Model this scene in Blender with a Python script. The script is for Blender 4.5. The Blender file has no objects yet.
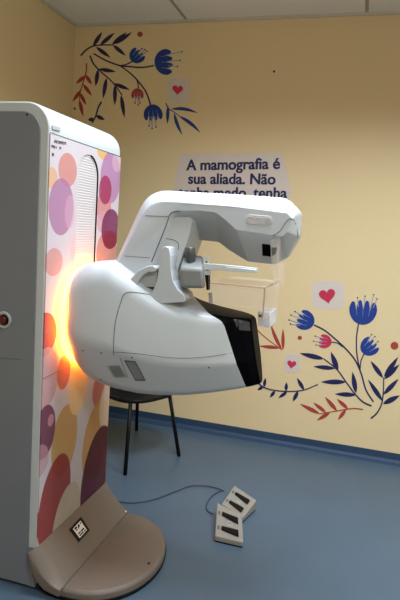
import bpy, math, random
from mathutils import Vector, Matrix
from mathutils.bvhtree import BVHTree
random.seed(7)
COL = bpy.context.scene.collection
PI = math.pi

# ------------------------------------------------------------------ camera
YAW, PITCH, ROLL, FPX, CZ = 0.2771, 0.1284, 0.0679, 549.56, 1.55
def cam_axes():
    cy, sy = math.cos(YAW), math.sin(YAW)
    fwd = Vector((-sy*math.cos(PITCH), cy*math.cos(PITCH), -math.sin(PITCH)))
    r0 = Vector((cy, sy, 0)); u0 = r0.cross(fwd)
    return r0*math.cos(ROLL)+u0*math.sin(ROLL), -r0*math.sin(ROLL)+u0*math.cos(ROLL), -fwd
RX, RY, RZ = cam_axes()
CAM = Vector((0, 0, CZ))
# surveying helpers: where a sight line meets a plane or a built surface of the room
def sight(u, v): return RX*((u-200)/FPX) + RY*(-(v-300)/FPX) - RZ
def at_Y(u, v, Y): d = sight(u, v); return CAM + d*(Y/d.y)
def at_X(u, v, X): d = sight(u, v); return CAM + d*(X/d.x)
def at_Z(u, v, Z): d = sight(u, v); return CAM + d*((Z-CZ)/d.z)
cd = bpy.data.cameras.new('camera'); cam = bpy.data.objects.new('camera', cd); COL.objects.link(cam)
cam.matrix_world = Matrix(((RX.x, RY.x, RZ.x, 0), (RX.y, RY.y, RZ.y, 0), (RX.z, RY.z, RZ.z, CZ), (0, 0, 0, 1)))
cd.sensor_fit = 'VERTICAL'; cd.sensor_height = 36; cd.lens = 36*FPX/600; cd.clip_start = .05
bpy.context.scene.camera = cam

XG, YN, YF, YW, ZC, XL = -1.169, 1.883, 2.519, 3.969, 3.035, -2.268
XR, YB = 2.7, -2.0
YM = 2.2

# ------------------------------------------------------------------ materials
def mat(name, col, rough=.5, metal=0., bump=0., var=0.04, scale=30., spec=.5, emit=None, estr=0., trans=0., ior=1.45, alpha=1., coat=0.):
    m = bpy.data.materials.new(name); m.use_nodes = True
    nt = m.node_tree; b = nt.nodes['Principled BSDF']
    tc = nt.nodes.new('ShaderNodeTexCoord'); no = nt.nodes.new('ShaderNodeTexNoise')
    no.inputs['Scale'].default_value = scale; no.inputs['Detail'].default_value = 4
    nt.links.new(tc.outputs['Object'], no.inputs['Vector'])
    mx = nt.nodes.new('ShaderNodeMix'); mx.data_type = 'RGBA'
    mx.inputs['A'].default_value = tuple(max(0, c*(1-var)) for c in col)+(1,)
    mx.inputs['B'].default_value = tuple(min(1, c*(1+var)) for c in col)+(1,)
    nt.links.new(no.outputs['Fac'], mx.inputs['Factor'])
    nt.links.new(mx.outputs['Result'], b.inputs['Base Color'])
    b.inputs['Roughness'].default_value = rough; b.inputs['Metallic'].default_value = metal
    b.inputs['Specular IOR Level'].default_value = spec
    b.inputs['Transmission Weight'].default_value = trans; b.inputs['IOR'].default_value = ior
    b.inputs['Alpha'].default_value = alpha; b.inputs['Coat Weight'].default_value = coat
    if bump:
        bp = nt.nodes.new('ShaderNodeBump'); bp.inputs['Strength'].default_value = bump; bp.inputs['Distance'].default_value = .002
        nt.links.new(no.outputs['Fac'], bp.inputs['Height']); nt.links.new(bp.outputs['Normal'], b.inputs['Normal'])
    if emit:
        b.inputs['Emission Color'].default_value = tuple(emit)+(1,); b.inputs['Emission Strength'].default_value = estr
    return m
def srgb(r, g, b):
    f = lambda c: (c/255/12.92 if c <= 10 else ((c/255+.055)/1.055)**2.4)
    return f(r), f(g), f(b)

M = {}
M['wall'] = mat('wall_paint', srgb(229, 207, 165), .65, bump=.15, var=.02, scale=60, spec=.3)
M['ceil'] = None
M['floor'] = mat('floor_vinyl', srgb(76, 94, 112), .36, bump=.05, var=.10, scale=3.0, spec=.45)
M['base'] = mat('baseboard_vinyl', srgb(50, 70, 98), .5, var=.05, spec=.25)
M['white'] = mat('white_enamel', srgb(190, 194, 200), .35, var=.015, scale=8, spec=.5)
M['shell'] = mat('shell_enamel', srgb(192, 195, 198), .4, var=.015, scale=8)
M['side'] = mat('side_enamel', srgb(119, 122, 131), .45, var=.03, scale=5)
M['grey'] = mat('grey_plastic', srgb(168, 172, 172), .45, var=.03)
M['dgrey'] = mat('dark_grey_plastic', srgb(92, 94, 94), .45, var=.03)
M['black'] = mat('black_plastic', (.005, .005, .006), .45, var=.1, spec=.2)
M['gloss'] = mat('gloss_black', (.003, .003, .004), .3, var=.1, spec=.01)
M['seam'] = mat('seam_shadow_gap', (.09, .09, .095), .7, var=.05)
M['bellows'] = mat('bellows_plastic', srgb(194, 188, 190), .5, var=.02)
M['foot'] = mat('foot_cover', srgb(108, 97, 89), .5, bump=.05, var=.04, scale=12)
M['metal'] = mat('brushed_metal', srgb(205, 210, 214), .25, metal=.15, var=.05, scale=80)
M['knob'] = mat('knob_grey', srgb(96, 98, 100), .3, metal=.3, var=.05)
M['red'] = mat('button_red', srgb(84, 16, 20), .4)
M['clear'] = mat('clear_acrylic', (.92, .80, .74), .12, var=.01, alpha=.2)
M['brk'] = mat('bracket_grey', srgb(132, 134, 136), .4, var=.03)
M['rim'] = mat('paddle_rim', srgb(196, 158, 136), .3, alpha=.45)
M['frost'] = mat('frosted_acrylic', srgb(240, 240, 248), .35, trans=.35, ior=1.3, var=.02)
M['patchgrey'] = mat('patch_grey', srgb(58, 60, 64), .12, var=.03)
M['ring'] = mat('ring_light', (1, .6, .2), .5, emit=(1., .29, .02), estr=19.)
M['navy'] = mat('decal_navy', srgb(24, 30, 84), .55, var=.08)
M['dusk'] = mat('decal_dusk', srgb(42, 32, 80), .55, var=.08)
M['blue'] = mat('decal_blue', srgb(22, 56, 140), .55, var=.15)
M['rust'] = mat('decal_rust', srgb(170, 62, 58), .55, var=.08)
M['rose'] = mat('decal_rose', srgb(198, 46, 82), .55, var=.1)
M['lilac'] = mat('decal_lilac', srgb(216, 203, 197), .6, var=.02)
M['pale'] = mat('decal_pale', srgb(142, 158, 196), .6, var=.02)
M['pedalgrey'] = mat('pedal_cream', srgb(144, 139, 133), .5, var=.03)
M['cable'] = mat('cable_blue_grey', srgb(58, 66, 84), .5)
M['paper'] = mat('label_white', srgb(225, 222, 216), .6)

def ceiling_mat():
    m = bpy.data.materials.new('ceiling_tile'); m.use_nodes = True; nt = m.node_tree; b = nt.nodes['Principled BSDF']
    tc = nt.nodes.new('ShaderNodeTexCoord'); br = nt.nodes.new('ShaderNodeTexBrick')
    mp = nt.nodes.new('ShaderNodeMapping'); mp.inputs['Location'].default_value = (.12, .34, 0)
    br.offset = 0; br.inputs['Scale'].default_value = 1
    br.inputs['Brick Width'].default_value = 1.25; br.inputs['Row Height'].default_value = .62
    br.inputs['Mortar Size'].default_value = .012; br.inputs['Mortar Smooth'].default_value = .1
    br.inputs['Color1'].default_value = srgb(238, 238, 238)+(1,); br.inputs['Color2'].default_value = srgb(232, 232, 232)+(1,)
    br.inputs['Mortar'].default_value = srgb(165, 162, 158)+(1,)
    nt.links.new(tc.outputs['Object'], mp.inputs['Vector']); nt.links.new(mp.outputs['Vector'], br.inputs['Vector'])
    nt.links.new(br.outputs['Color'], b.inputs['Base Color']); b.inputs['Roughness'].default_value = .8
    bp = nt.nodes.new('ShaderNodeBump'); bp.inputs['Distance'].default_value = .004; bp.invert = True
    nt.links.new(br.outputs['Fac'], bp.inputs['Height']); nt.links.new(bp.outputs['Normal'], b.inputs['Normal'])
    return m
M['ceil'] = ceiling_mat()

# ------------------------------------------------------------------ mesh collector
class MB:
    def __init__(s): s.v = []; s.f = []; s.m = []; s.sm = []
    def add(s, vs, fs, mi=0, smooth=False):
        o = len(s.v); s.v += [Vector(p) for p in vs]
        for f in fs: s.f.append([i+o for i in f]); s.m.append(mi); s.sm.append(smooth)
        return s
    def box(s, a, b, mi=0):
        (x0, y0, z0), (x1, y1, z1) = a, b
        vs = [(x0,y0,z0),(x1,y0,z0),(x1,y1,z0),(x0,y1,z0),(x0,y0,z1),(x1,y0,z1),(x1,y1,z1),(x0,y1,z1)]
        return s.add(vs, [(0,3,2,1),(4,5,6,7),(0,1,5,4),(1,2,6,5),(2,3,7,6),(3,0,4,7)], mi)
    def hexa(s, lo, hi, mi=0):      # two quads of 4 points
        return s.add(list(lo)+list(hi), [(3,2,1,0),(4,5,6,7),(0,1,5,4),(1,2,6,5),(2,3,7,6),(3,0,4,7)], mi)
    def loft(s, rings, mi=0, smooth=True, cap0=True, cap1=True):
        n = len(rings[0]); vs = [p for r in rings for p in r]; fs = []
        for i in range(len(rings)-1):
            for k in range(n):
                k2 = (k+1) % n; fs.append((i*n+k, i*n+k2, (i+1)*n+k2, (i+1)*n+k))
        o = len(s.v); s.add(vs, fs, mi, smooth)
        if cap0: s.f.append([o+k for k in range(n)][::-1]); s.m.append(mi); s.sm.append(False)
        if cap1: s.f.append([o+(len(rings)-1)*n+k for k in range(n)]); s.m.append(mi); s.sm.append(False)
        return s
    def prism(s, poly, n, mi=0):    # poly: list of 3D points, n: extrusion vector
        n = Vector(n); a = [Vector(p) for p in poly]; return s.loft([a, [p+n for p in a]], mi, False)
    def tube(s, pts, r, mi=0, seg=8, r1=None):
        pts = [Vector(p) for p in pts]; rings = []; prev = None
        for i, p in enumerate(pts):
            t = (pts[min(i+1, len(pts)-1)]-pts[max(i-1, 0)]).normalized()
            if prev is None:
                ref = Vector((0, 0, 1)) if abs(t.z) < .9 else Vector((1, 0, 0)); a = t.cross(ref).normalized()
            else: a = (prev - t*prev.dot(t)).normalized()
            prev = a; b = t.cross(a)
            rr = r if r1 is None else r+(r1-r)*i/(len(pts)-1)
            rings.append([p+a*(rr*math.cos(2*PI*k/seg))+b*(rr*math.sin(2*PI*k/seg)) for k in range(seg)])
        return s.loft(rings, mi, True)
    def disc_stack(s, c, axis, prof, mi=0, seg=24):   # prof: (distance along axis, radius)
        axis = Vector(axis).normalized(); ref = Vector((0,0,1)) if abs(axis.z) < .9 else Vector((1,0,0))
        a = axis.cross(ref).normalized(); b = axis.cross(a); c = Vector(c)
        return s.loft([[c+axis*h+a*(r*math.cos(2*PI*k/seg))+b*(r*math.sin(2*PI*k/seg)) for k in range(seg)] for h, r in prof], mi, True)
    def build(s, name, mats, parent=None, bevel=0., seg=2, angle=35, kind=None):
        if not isinstance(mats, (list, tuple)): mats = [mats]
        base = Vector((0, 0, 0))
        p = parent
        while p is not None: base += p.location; p = p.parent
        me = bpy.data.meshes.new(name); me.from_pydata([tuple(v-base) for v in s.v], [], s.f); me.validate()
        for m in mats: me.materials.append(m)
        if len(me.polygons) == len(s.f):
            for pl, mi, sm in zip(me.polygons, s.m, s.sm): pl.material_index = mi; pl.use_smooth = sm
        import bmesh
        bm = bmesh.new(); bm.from_mesh(me); bmesh.ops.recalc_face_normals(bm, faces=bm.faces); bm.to_mesh(me); bm.free()
        o = bpy.data.objects.new(name, me); COL.objects.link(o)
        if parent is not None: o.parent = parent
        if bevel:
            md = o.modifiers.new('bevel', 'BEVEL'); md.width = bevel; md.segments = seg; md.limit_method = 'ANGLE'; md.angle_limit = math.radians(angle)
            md.harden_normals = False
            for pl in me.polygons: pl.use_smooth = True
            me.set_sharp_from_angle(angle=math.radians(50))
        if kind: o['kind'] = kind
        return o
    def bvh(s): return BVHTree.FromPolygons([tuple(v) for v in s.v], s.f)

def tag(o, label, cat, group=None):
    o['label'] = label; o['category'] = cat
    if group: o['group'] = group
    return o
def thing(name, label, cat, loc, group=None):
    o = bpy.data.objects.new(name, None); o.empty_display_size = .1; COL.objects.link(o); o.location = loc
    return tag(o, label, cat, group)
def hit(bvhs, u, v, off=0.):
    d = sight(u, v).normalized(); best = None
    for b in bvhs:
        loc, n, i, dist = b.ray_cast(CAM, d)
        if loc is not None and (best is None or dist < best[2]): best = (loc, n, dist)
    if best is None: return None, None
    loc, n, _ = best
    if n.dot(d) > 0: n = -n
    return loc + n*off, n
def densify(px, step=4.):
    out = []
    for (a, b), (c, d) in zip(px[:-1], px[1:]):
        k = max(1, int(math.hypot(c-a, d-b)/step))
        out += [(a+(c-a)*i/k, b+(d-b)*i/k) for i in range(k)]
    return out+[px[-1]]
def cr(pts, k=8):          # Catmull-Rom through 2D/3D points
    P = [Vector(p) for p in pts]; P = [P[0]*2-P[1]]+P+[P[-1]*2-P[-2]]; out = []
    for i in range(1, len(P)-2):
        for j in range(k):
            t = j/k; a, b, c, d = P[i-1], P[i], P[i+1], P[i+2]
            out.append(.5*((2*b)+(c-a)*t+(2*a-5*b+4*c-d)*t*t+(3*b-a-3*c+d)*t**3))
    return out+[P[-2]]
def crpx(px, k=8): return [(p.x, p.y) for p in cr([(a, b, 0) for a, b in px], k)]
def fillet(poly, radii, seg=6):   # rounded 2D polygon, fixed vertex count per corner
    n = len(poly); out = []
    for i in range(n):
        p = Vector(poly[i]); a = Vector(poly[i-1]); b = Vector(poly[(i+1) % n]); r = radii[i] if hasattr(radii, '__len__') else radii
        u = (a-p); w = (b-p); lu, lw = u.length, w.length; u.normalize(); w.normalize()
        ang = math.acos(max(-1, min(1, u.dot(w)))); t = min(r/math.tan(ang/2), lu*.49, lw*.49)
        A = p+u*t; B = p+w*t
        for j in range(seg+1):
            s = j/seg; out.append(A*(1-s)**2+p*(2*s*(1-s))+B*s*s)
    return out

# ------------------------------------------------------------------ room
def struct(name, a, b, m): o = MB().box(a, b).build(name, m, kind='structure'); return o
struct('floor', (XL-.1, YB-.1, -.1), (XR+.1, YW+.1, 0), M['floor'])
struct('ceiling', (XL-.1, YB-.1, ZC), (XR+.1, YW+.1, ZC+.1), M['ceil'])
struct('wall_back', (XL-.1, YW, 0), (XR+.1, YW+.1, ZC), M['wall'])
struct('wall_left', (XL-.1, YB, 0), (XL, YW, ZC), M['wall'])
struct('wall_right', (XR, YB, 0), (XR+.1, YW, ZC), M['wall'])
struct('wall_front', (XL-.1, YB-.1, 0), (XR+.1, YB, ZC), M['wall'])
def cove(name, p0, p1, inward):
    inward = Vector(inward); prof = [(0, 0), (.045, 0), (.042, .006), (.018, .014), (.006, .03), (.005, .078), (0, .078)]
    r = [[Vector(p)+inward*d+Vector((0, 0, h)) for d, h in prof] for p in (p0, p1)]
    return MB().loft(r, 0, False).build(name, M['base'], kind='structure')
cove('baseboard_back', (XL, YW, 0), (XR, YW, 0), (0, -1, 0))
cove('baseboard_left', (XL, YB, 0), (XL, YW-.05, 0), (1, 0, 0))
M['trimw'] = mat('trim_white', srgb(205, 200, 190), .6)
struct('trim_1', (XL, YW-.02, ZC-.018), (XR, YW, ZC), M['trimw'])
struct('trim_2', (XL, YB, ZC-.018), (XL+.02, YW-.02, ZC), M['trimw'])

# ------------------------------------------------------------------ mammography machine
BASE = Vector((-1.45, YM, 0))
mach = thing('mammography_machine', 'white mammography machine with printed bubble panel, glowing orange ring and C shaped arm', 'medical machine', BASE)

# cabinet shell: U-shaped profile with rounded top corner, extruded across the width
def shell_profile(inset, zb, x_back=-2.05):
    x1 = XG-inset; zt = 1.985-inset; r = .1-inset*.6
    pts = [(x1, zb)]
    for k in range(11):
        a = PI/2*k/10; pts.append((x1-r+r*math.cos(a), zt-r+r*math.sin(a)))
    for k in range(11):
        a = PI/2+PI/2*k/10; pts.append((x_back+inset+r+r*math.cos(a), zt-r+r*math.sin(a)))
    pts.append((x_back+inset, zb)); return pts
mb = MB(); pr = shell_profile(0, .02)
mb.loft([[Vector((x, y, z)) for x, z in pr] for y in (YN, YF)], 0, True)
shell = mb.build('cabinet_shell', M['shell'], mach, bevel=.006, seg=2, angle=60)
SHELL = mb.bvh()
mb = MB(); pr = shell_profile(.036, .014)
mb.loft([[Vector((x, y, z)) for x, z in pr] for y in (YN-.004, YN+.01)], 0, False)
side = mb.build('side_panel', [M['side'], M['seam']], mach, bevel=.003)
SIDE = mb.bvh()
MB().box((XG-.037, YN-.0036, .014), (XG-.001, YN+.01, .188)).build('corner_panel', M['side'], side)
mb = MB(); mb.box((-2.04, YN+.02, 0), (XG-.01, YF-.02, .03)); mb.build('plinth', M['black'], mach)
mb = MB()
mb.tube([hit([SIDE], u, v, .0005)[0] for u, v in densify([(0.5, 358), (20, 359.5), (35.2, 362)], 8)], .0014, 0, 6)
mb.build('panel_seam', M['seam'], side)
p, n = hit([SIDE], 27.3, 114.5)
MB().disc_stack(p, (0, -1, 0), [(-.002, .004), (.002, .0045), (.003, .002)], 0, 12).build('screw', M['black'], side)
p, n = hit([SIDE], 4.2, 320)
mb = MB(); mb.disc_stack(p, (0, -1, 0), [(-.002, .036), (.006, .034), (.008, .031), (.006, .026), (.003, .024)], 0, 32)
eb = mb.build('emergency_button', M['grey'], side)
mb = MB(); mb.disc_stack(p, (0, -1, 0), [(.002, .023), (.004, .0225)], 0, 28); mb.build('button_well', M['black'], eb)
EB2 = MB(); EB2.disc_stack(p, (0, -1, 0), [(.003, .016), (.012, .016), (.015, .012)], 0, 24)
o = EB2.build('push_button', M['red'], side); o['label'] = 'dark red push button'

# printed bubble pattern
BUB = [ # u, v, half-width px, half-height px, tilt, colour, opacity
 (51,178,6,11,0,(226,176,140),.9),(67,170,9.3,17,0,(212,140,134),.9),(60.6,207,12.5,28.6,0,(176,118,160),.85),(69,212,5,17,0,(214,166,190),.55),
 (103,152,6.5,8,0,(228,178,100),.9),(110,178,10,26,0,(182,122,172),.85),(116,162,4.5,10,0,(222,180,198),.6),(103,207,7.5,15,0,(212,134,134),.85),
 (104.6,190,6.3,14.5,.05,(164,44,92),.9),(102,222,6,11,0,(216,160,174),.8),(106,252,10,22,0,(206,128,112),.85),(110,229,9,20,0,(122,24,88),.92),(109.5,240,7,9,0,(140,18,50),.8),
 (53,262,9,14,0,(214,146,140),.8),(78,250,8,20,0,(226,180,180),.5),(43,335,13,22,.1,(176,40,66),.92),(45,378,13,30,0,(200,156,164),.85),(63,372,6.5,17,0,(206,104,76),.9),
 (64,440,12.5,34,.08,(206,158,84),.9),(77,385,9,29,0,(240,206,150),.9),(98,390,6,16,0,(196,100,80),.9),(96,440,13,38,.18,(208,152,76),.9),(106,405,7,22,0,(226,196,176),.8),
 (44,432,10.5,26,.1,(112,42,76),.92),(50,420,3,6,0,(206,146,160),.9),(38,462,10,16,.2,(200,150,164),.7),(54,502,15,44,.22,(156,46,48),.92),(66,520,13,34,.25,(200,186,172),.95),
 (96,474,14,44,.22,(84,14,34),.95),(88,492,8,14,.2,(108,40,84),.3)]
def bubble_mat():
    m = bpy.data.materials.new('printed_bubbles'); m.use_nodes = True; nt = m.node_tree; b = nt.nodes['Principled BSDF']; L = nt.links.new
    tc = nt.nodes.new('ShaderNodeTexCoord'); prev = None
    no = nt.nodes.new('ShaderNodeTexNoise'); no.inputs['Scale'].default_value = 6
    L(tc.outputs['Object'], no.inputs['Vector'])
    rp = nt.nodes.new('ShaderNodeMix'); rp.data_type = 'RGBA'
    rp.inputs['A'].default_value = srgb(190, 179, 187)+(1,); rp.inputs['B'].default_value = srgb(198, 188, 194)+(1,)
    L(no.outputs['Fac'], rp.inputs['Factor']); prev = rp.outputs['Result']
    for u, v, a, h, tilt, c, op in BUB:
        p0 = at_X(u, v, XG); sy = (at_X(u+a, v, XG)-at_X(u-a, v, XG)).y/2; sz = (at_X(u, v-h, XG)-at_X(u, v+h, XG)).z/2
        q = p0-BASE
        mp = nt.nodes.new('ShaderNodeMapping'); mp.vector_type = 'TEXTURE'
        mp.inputs['Location'].default_value = (0, q.y, q.z); mp.inputs['Rotation'].default_value = (-tilt, 0, 0)
        mp.inputs['Scale'].default_value = (1e3, sy, sz); L(tc.outputs['Object'], mp.inputs['Vector'])
        ln = nt.nodes.new('ShaderNodeVectorMath'); ln.operation = 'LENGTH'; L(mp.outputs['Vector'], ln.inputs[0])
        lt = nt.nodes.new('ShaderNodeMapRange'); lt.inputs['From Min'].default_value = .99; lt.inputs['From Max'].default_value = 1.01
        lt.inputs['To Min'].default_value = op; lt.inputs['To Max'].default_value = 0; L(ln.outputs['Value'], lt.inputs['Value'])
        mx = nt.nodes.new('ShaderNodeMix'); mx.data_type = 'RGBA'; mx.inputs['B'].default_value = srgb(*[k*.9 for k in c])+(1,)
        L(lt.outputs['Result'], mx.inputs['Factor']); L(prev, mx.inputs['A']); prev = mx.outputs['Result']
    L(prev, b.inputs['Base Color']); b.inputs['Roughness'].default_value = .4; b.inputs['Specular IOR Level'].default_value = .2
    return m
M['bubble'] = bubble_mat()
# the front panel has a vertical slot (rounded top) where the arm carriage runs
SY0, SY1, SZT, ZP0, ZP1 = 2.105, 2.285, 1.835, .19, 1.868
mb = MB()
xo, xi = XG+.004, XG-.002
hs = []   # slot half outline
sr = (SY1-SY0)/2; sc = (SY0+SY1)/2
arch = [(sc-sr*math.cos(PI*k/16), SZT-sr+sr*math.sin(PI*k/16)) for k in range(17)]
Y0, Y1 = YN+.002, YF-.002
inner = [(SY0, .95)]+arch+[(SY1, .95)]
def fan(inner):
    # panel around the slot: outer points for every inner point
    fs = []; vs = []
    outer = []
    for y, z in inner:
        if z <= SZT-sr+1e-6: outer.append((Y0 if y < sc else Y1, z))
        else: outer.append((Y0+(y-SY0)/(SY1-SY0)*(Y1-Y0), ZP1))
    n = len(inner); vs = [Vector((xo, y, z)) for y, z in inner]+[Vector((xo, y, z)) for y, z in outer]
    vs += [Vector((xo, Y0, ZP1)), Vector((xo, Y1, ZP1))]
    for i in range(n-1):
        if i == 1: fs.append((1, 2, n+2, 2*n, n+1))
        elif i == n-3: fs.append((n-3, n-2, 2*n-2, 2*n+1, 2*n-3))
        else: fs.append((i, i+1, n+i+1, n+i))
    return vs, fs
vs, fs = fan(inner); mb.add(vs, fs)
mb.add([(xo, Y0, .95), (xo, Y1, .95), (xo, Y1, ZP0), (xo, Y0, ZP0), (xo, SY0, .95), (xo, SY1, .95)], [(0, 4, 5, 1, 2, 3)])
# slot walls and panel rim
w = [Vector((xo, y, z)) for y, z in inner]; w2 = [Vector((xi-.01, p.y, p.z)) for p in w]
mb.add(w+w2, [(i, i+1, len(w)+i+1, len(w)+i) for i in range(len(w)-1)], 1)
rim = [(xo, Y0, ZP0), (xo, Y1, ZP0), (xo, Y1, ZP1), (xo, Y0, ZP1)]
mb.add(rim+[(xi, y, z) for _, y, z in rim], [(i, (i+1) % 4, 4+(i+1) % 4, 4+i) for i in range(4)], 0)
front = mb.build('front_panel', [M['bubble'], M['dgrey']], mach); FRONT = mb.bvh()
# bellows: horizontally ribbed strip in the slot
mb = MB(); z = .95; k = 0; strip = []
while z < SZT-.004:
    half = sr if z < SZT-sr else math.sqrt(max(1e-5, sr*sr-(z-(SZT-sr))**2))
    strip.append((z, half)); z += .011
for (z0, h0), (z1, h1) in zip(strip[:-1], strip[1:]):
    zm = (z0*.35+z1*.65); xa = XG+.0005
    mb.add([(xa, sc-h0+.003, z0), (xa, sc+h0-.003, z0), (xa+.0013, sc+h1-.003, zm), (xa+.0013, sc-h1+.003, zm), (xa, sc+h1-.003, z1), (xa, sc-h1+.003, z1)],
           [(0, 1, 2, 3), (3, 2, 4, 5)])
mb.build('bellows', M['bellows'], front)
# black tube drawn in as the shadow along the slot's far edge
mb = MB(); mb.tube([(XG+.004, y, z) for y, z in inner[10:]], .0035, 0, 6); mb.build('slot_shadow_line', M['black'], front)
# small dark lettering and a nameplate under the cap
mb = MB()
def marks(u0, v0, u1, v1, pat, h):
    n = len(pat)
    for i, ch in enumerate(pat):
        if ch == ' ': continue
        a = (u0+(u1-u0)*i/n, v0+(v1-v0)*i/n); b = (u0+(u1-u0)*(i+.78)/n, v0+(v1-v0)*(i+.78)/n)
        P = lambda u, v: at_X(u, v, XG+.0052)
        st = {'n': [(0, 0, .3, 1), (.7, 0, 1, 1), (0, 0, 1, .25)], 'e': [(0, 0, .3, 1), (0, 0, 1, .25), (0, .75, 1, 1)], 'o': [(0, 0, .3, 1), (.7, 0, 1, 1), (0, .8, 1, 1), (0, 0, 1, .2)], 'i': [(.3, 0, .7, 1)]}[ch]
        for x0, y0, x1, y1 in st:
            q = [P(a[0]+(b[0]-a[0])*x, a[1]+(b[1]-a[1])*x+h*y) for x, y in ((x0, y0), (x1, y0), (x1, y1), (x0, y1))]
            mb.add(q, [(0, 1, 2, 3)])
marks(54.5, 140, 66.5, 142.2, 'neonen', 2.6); marks(51.6, 144.8, 61.5, 147, 'noi n', 2.6); marks(52.2, 153, 54.6, 153.5, 'o', 2.8)
mb.build('lettering', M['black'], front)
mb = MB(); q = [at_X(u, v, XG+.001) for u, v in ((52, 125.2), (59.8, 127.6), (59.8, 131), (52, 129))]
mb.prism(q, (.003, 0, 0)); o = mb.build('nameplate', M['grey'], shell)
mb = MB(); mb.tube([(XG+.0025, YN+.004, 1.872), (XG+.0025, YF-.004, 1.872)], .0016, 0, 6); mb.build('cap_seam', M['dgrey'], shell)
mb = MB(); mb.tube([(XG+.004, Y0, .915), (XG+.004, SY0+.02, .925)], .0014, 0, 6); mb.build('panel_joint', M['dgrey'], front)

# base foot: wedge against the cabinet plus half-round plate
XS = -1.035
def plate_ring(z, grow=0.):
    cx, cy, rx, ry = XS, 2.205, .305+grow, .335+grow
    pts = [Vector((cx+rx*math.sin(PI*k/32)**.86, cy-ry*math.cos(PI*k/32), z)) for k in range(33)]
    return pts+[Vector((XS-.07, cy+ry*.985, z)), Vector((XG+.004, cy+ry*.9, z)), Vector((XG+.004, cy-ry*.9, z)), Vector((XS-.07, cy-ry*.985, z))]
mb = MB(); mb.loft([plate_ring(.012), plate_ring(.04), plate_ring(.052, -.012)], 0, False)
foot = mb.build('base_plate', M['foot'], mach, bevel=.004, angle=40); FOOT = mb
mb2 = MB(); mb2.loft([plate_ring(0, .002), plate_ring(.016, .004)], 0, False); mb2.build('rubber_rim', M['black'], foot)
mb3 = MB()
low = cr([at_Y(u, v, 1.862) for u, v in ((28.2, 553), (30, 563), (35, 576), (45, 588.5), (60, 596))], 3)
def wedge_ring(y, e):
    x0 = XG+.006-.03*e; pts = []
    for k in range(9):
        t = k/8; x = x0+(XS-x0)*t; pts.append(Vector((x, y, .054+.146*(1-t)**(1+.9*e)*(1-.12*e))))
    q = [Vector((max(p.x, x0), y, min(p.z, .186))) for p in low]
    q[-1].x = XS-.004; q[-1].z = max(.008, q[-1].z)
    return pts+q[::-1]
mb3.loft([wedge_ring(y, e) for y, e in ((1.852, 1), (1.858, .75), (1.87, .4), (1.89, .12), (1.915, 0), (2.5, 0), (2.525, .15), (2.542, .6))], 0, True)
wedge = mb3.build('sloped_cover', M['foot'], foot, bevel=.003)
FB = [mb.bvh(), mb3.bvh()]
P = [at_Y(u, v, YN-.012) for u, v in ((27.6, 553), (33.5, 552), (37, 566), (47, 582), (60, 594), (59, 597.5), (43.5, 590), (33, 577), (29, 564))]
MB().prism(P, (0, .03, 0)).build('foot_end_shade', M['black'], foot)  # dark piece put in for the shade on the foot's near side
mb = MB(); mb.tube([(XS+.002, 1.868, .052), (XS+.002, 2.53, .052)], .002, 0, 6); mb.build('cover_seam', M['seam'], foot)
lab = [(69, 529.6), (80.6, 517), (89.4, 530.4), (78.6, 542.4)]
pl = [hit(FB, u, v, .001)[0] for u, v in lab]
mb = MB(); nrm = (pl[1]-pl[0]).cross(pl[2]-pl[0]).normalized(); nrm = nrm if nrm.z > 0 else -nrm
mb.prism(pl, nrm*.002); wl = mb.build('warning_label', M['black'], wedge); wl['label'] = 'black bordered white warning label'
ctr = sum(pl, Vector())/4; B = lambda s, t, o: pl[0]*(1-s)*(1-t)+pl[1]*s*(1-t)+pl[2]*s*t+pl[3]*(1-s)*t+nrm*o
mb = MB(); mb.prism([B(.17, .14, .002), B(.83, .14, .002), B(.83, .86, .002), B(.17, .86, .002)], nrm*.0008)
mb2 = MB()
for s0, s1, t0, t1 in ((.24, .42, .18, .3), (.5, .62, .2, .36), (.26, .36, .34, .42), (.68, .78, .2, .28), (.25, .45, .58, .66), (.5, .75, .58, .68), (.25, .6, .72, .8), (.65, .77, .74, .82), (.45, .5, .3, .42)):
    mb2.prism([B(s0, t0, .0028), B(s1, t0, .0028), B(s1, t1, .0028), B(s0, t1, .0028)], nrm*.0003)
for v0, f0 in [(mb2.v, mb2.f)]: mb.add(v0, f0, 1)
mb.build('label_face', [M['paper'], M['black']], wl)
p, n = hit(FB, 125.5, 511.5); MB().disc_stack(p, (0, 0, 1), [(-.004, .005), (.002, .005), (.003, .003)], 0, 12).build('bolt', M['paper'], foot)
p, n = hit(FB, 148.8, 563.5); MB().disc_stack(p, (0, 0, 1), [(-.004, .007), (.0015, .007), (.002, .005)], 0, 12).build('bolt', M['black'], foot)

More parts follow.
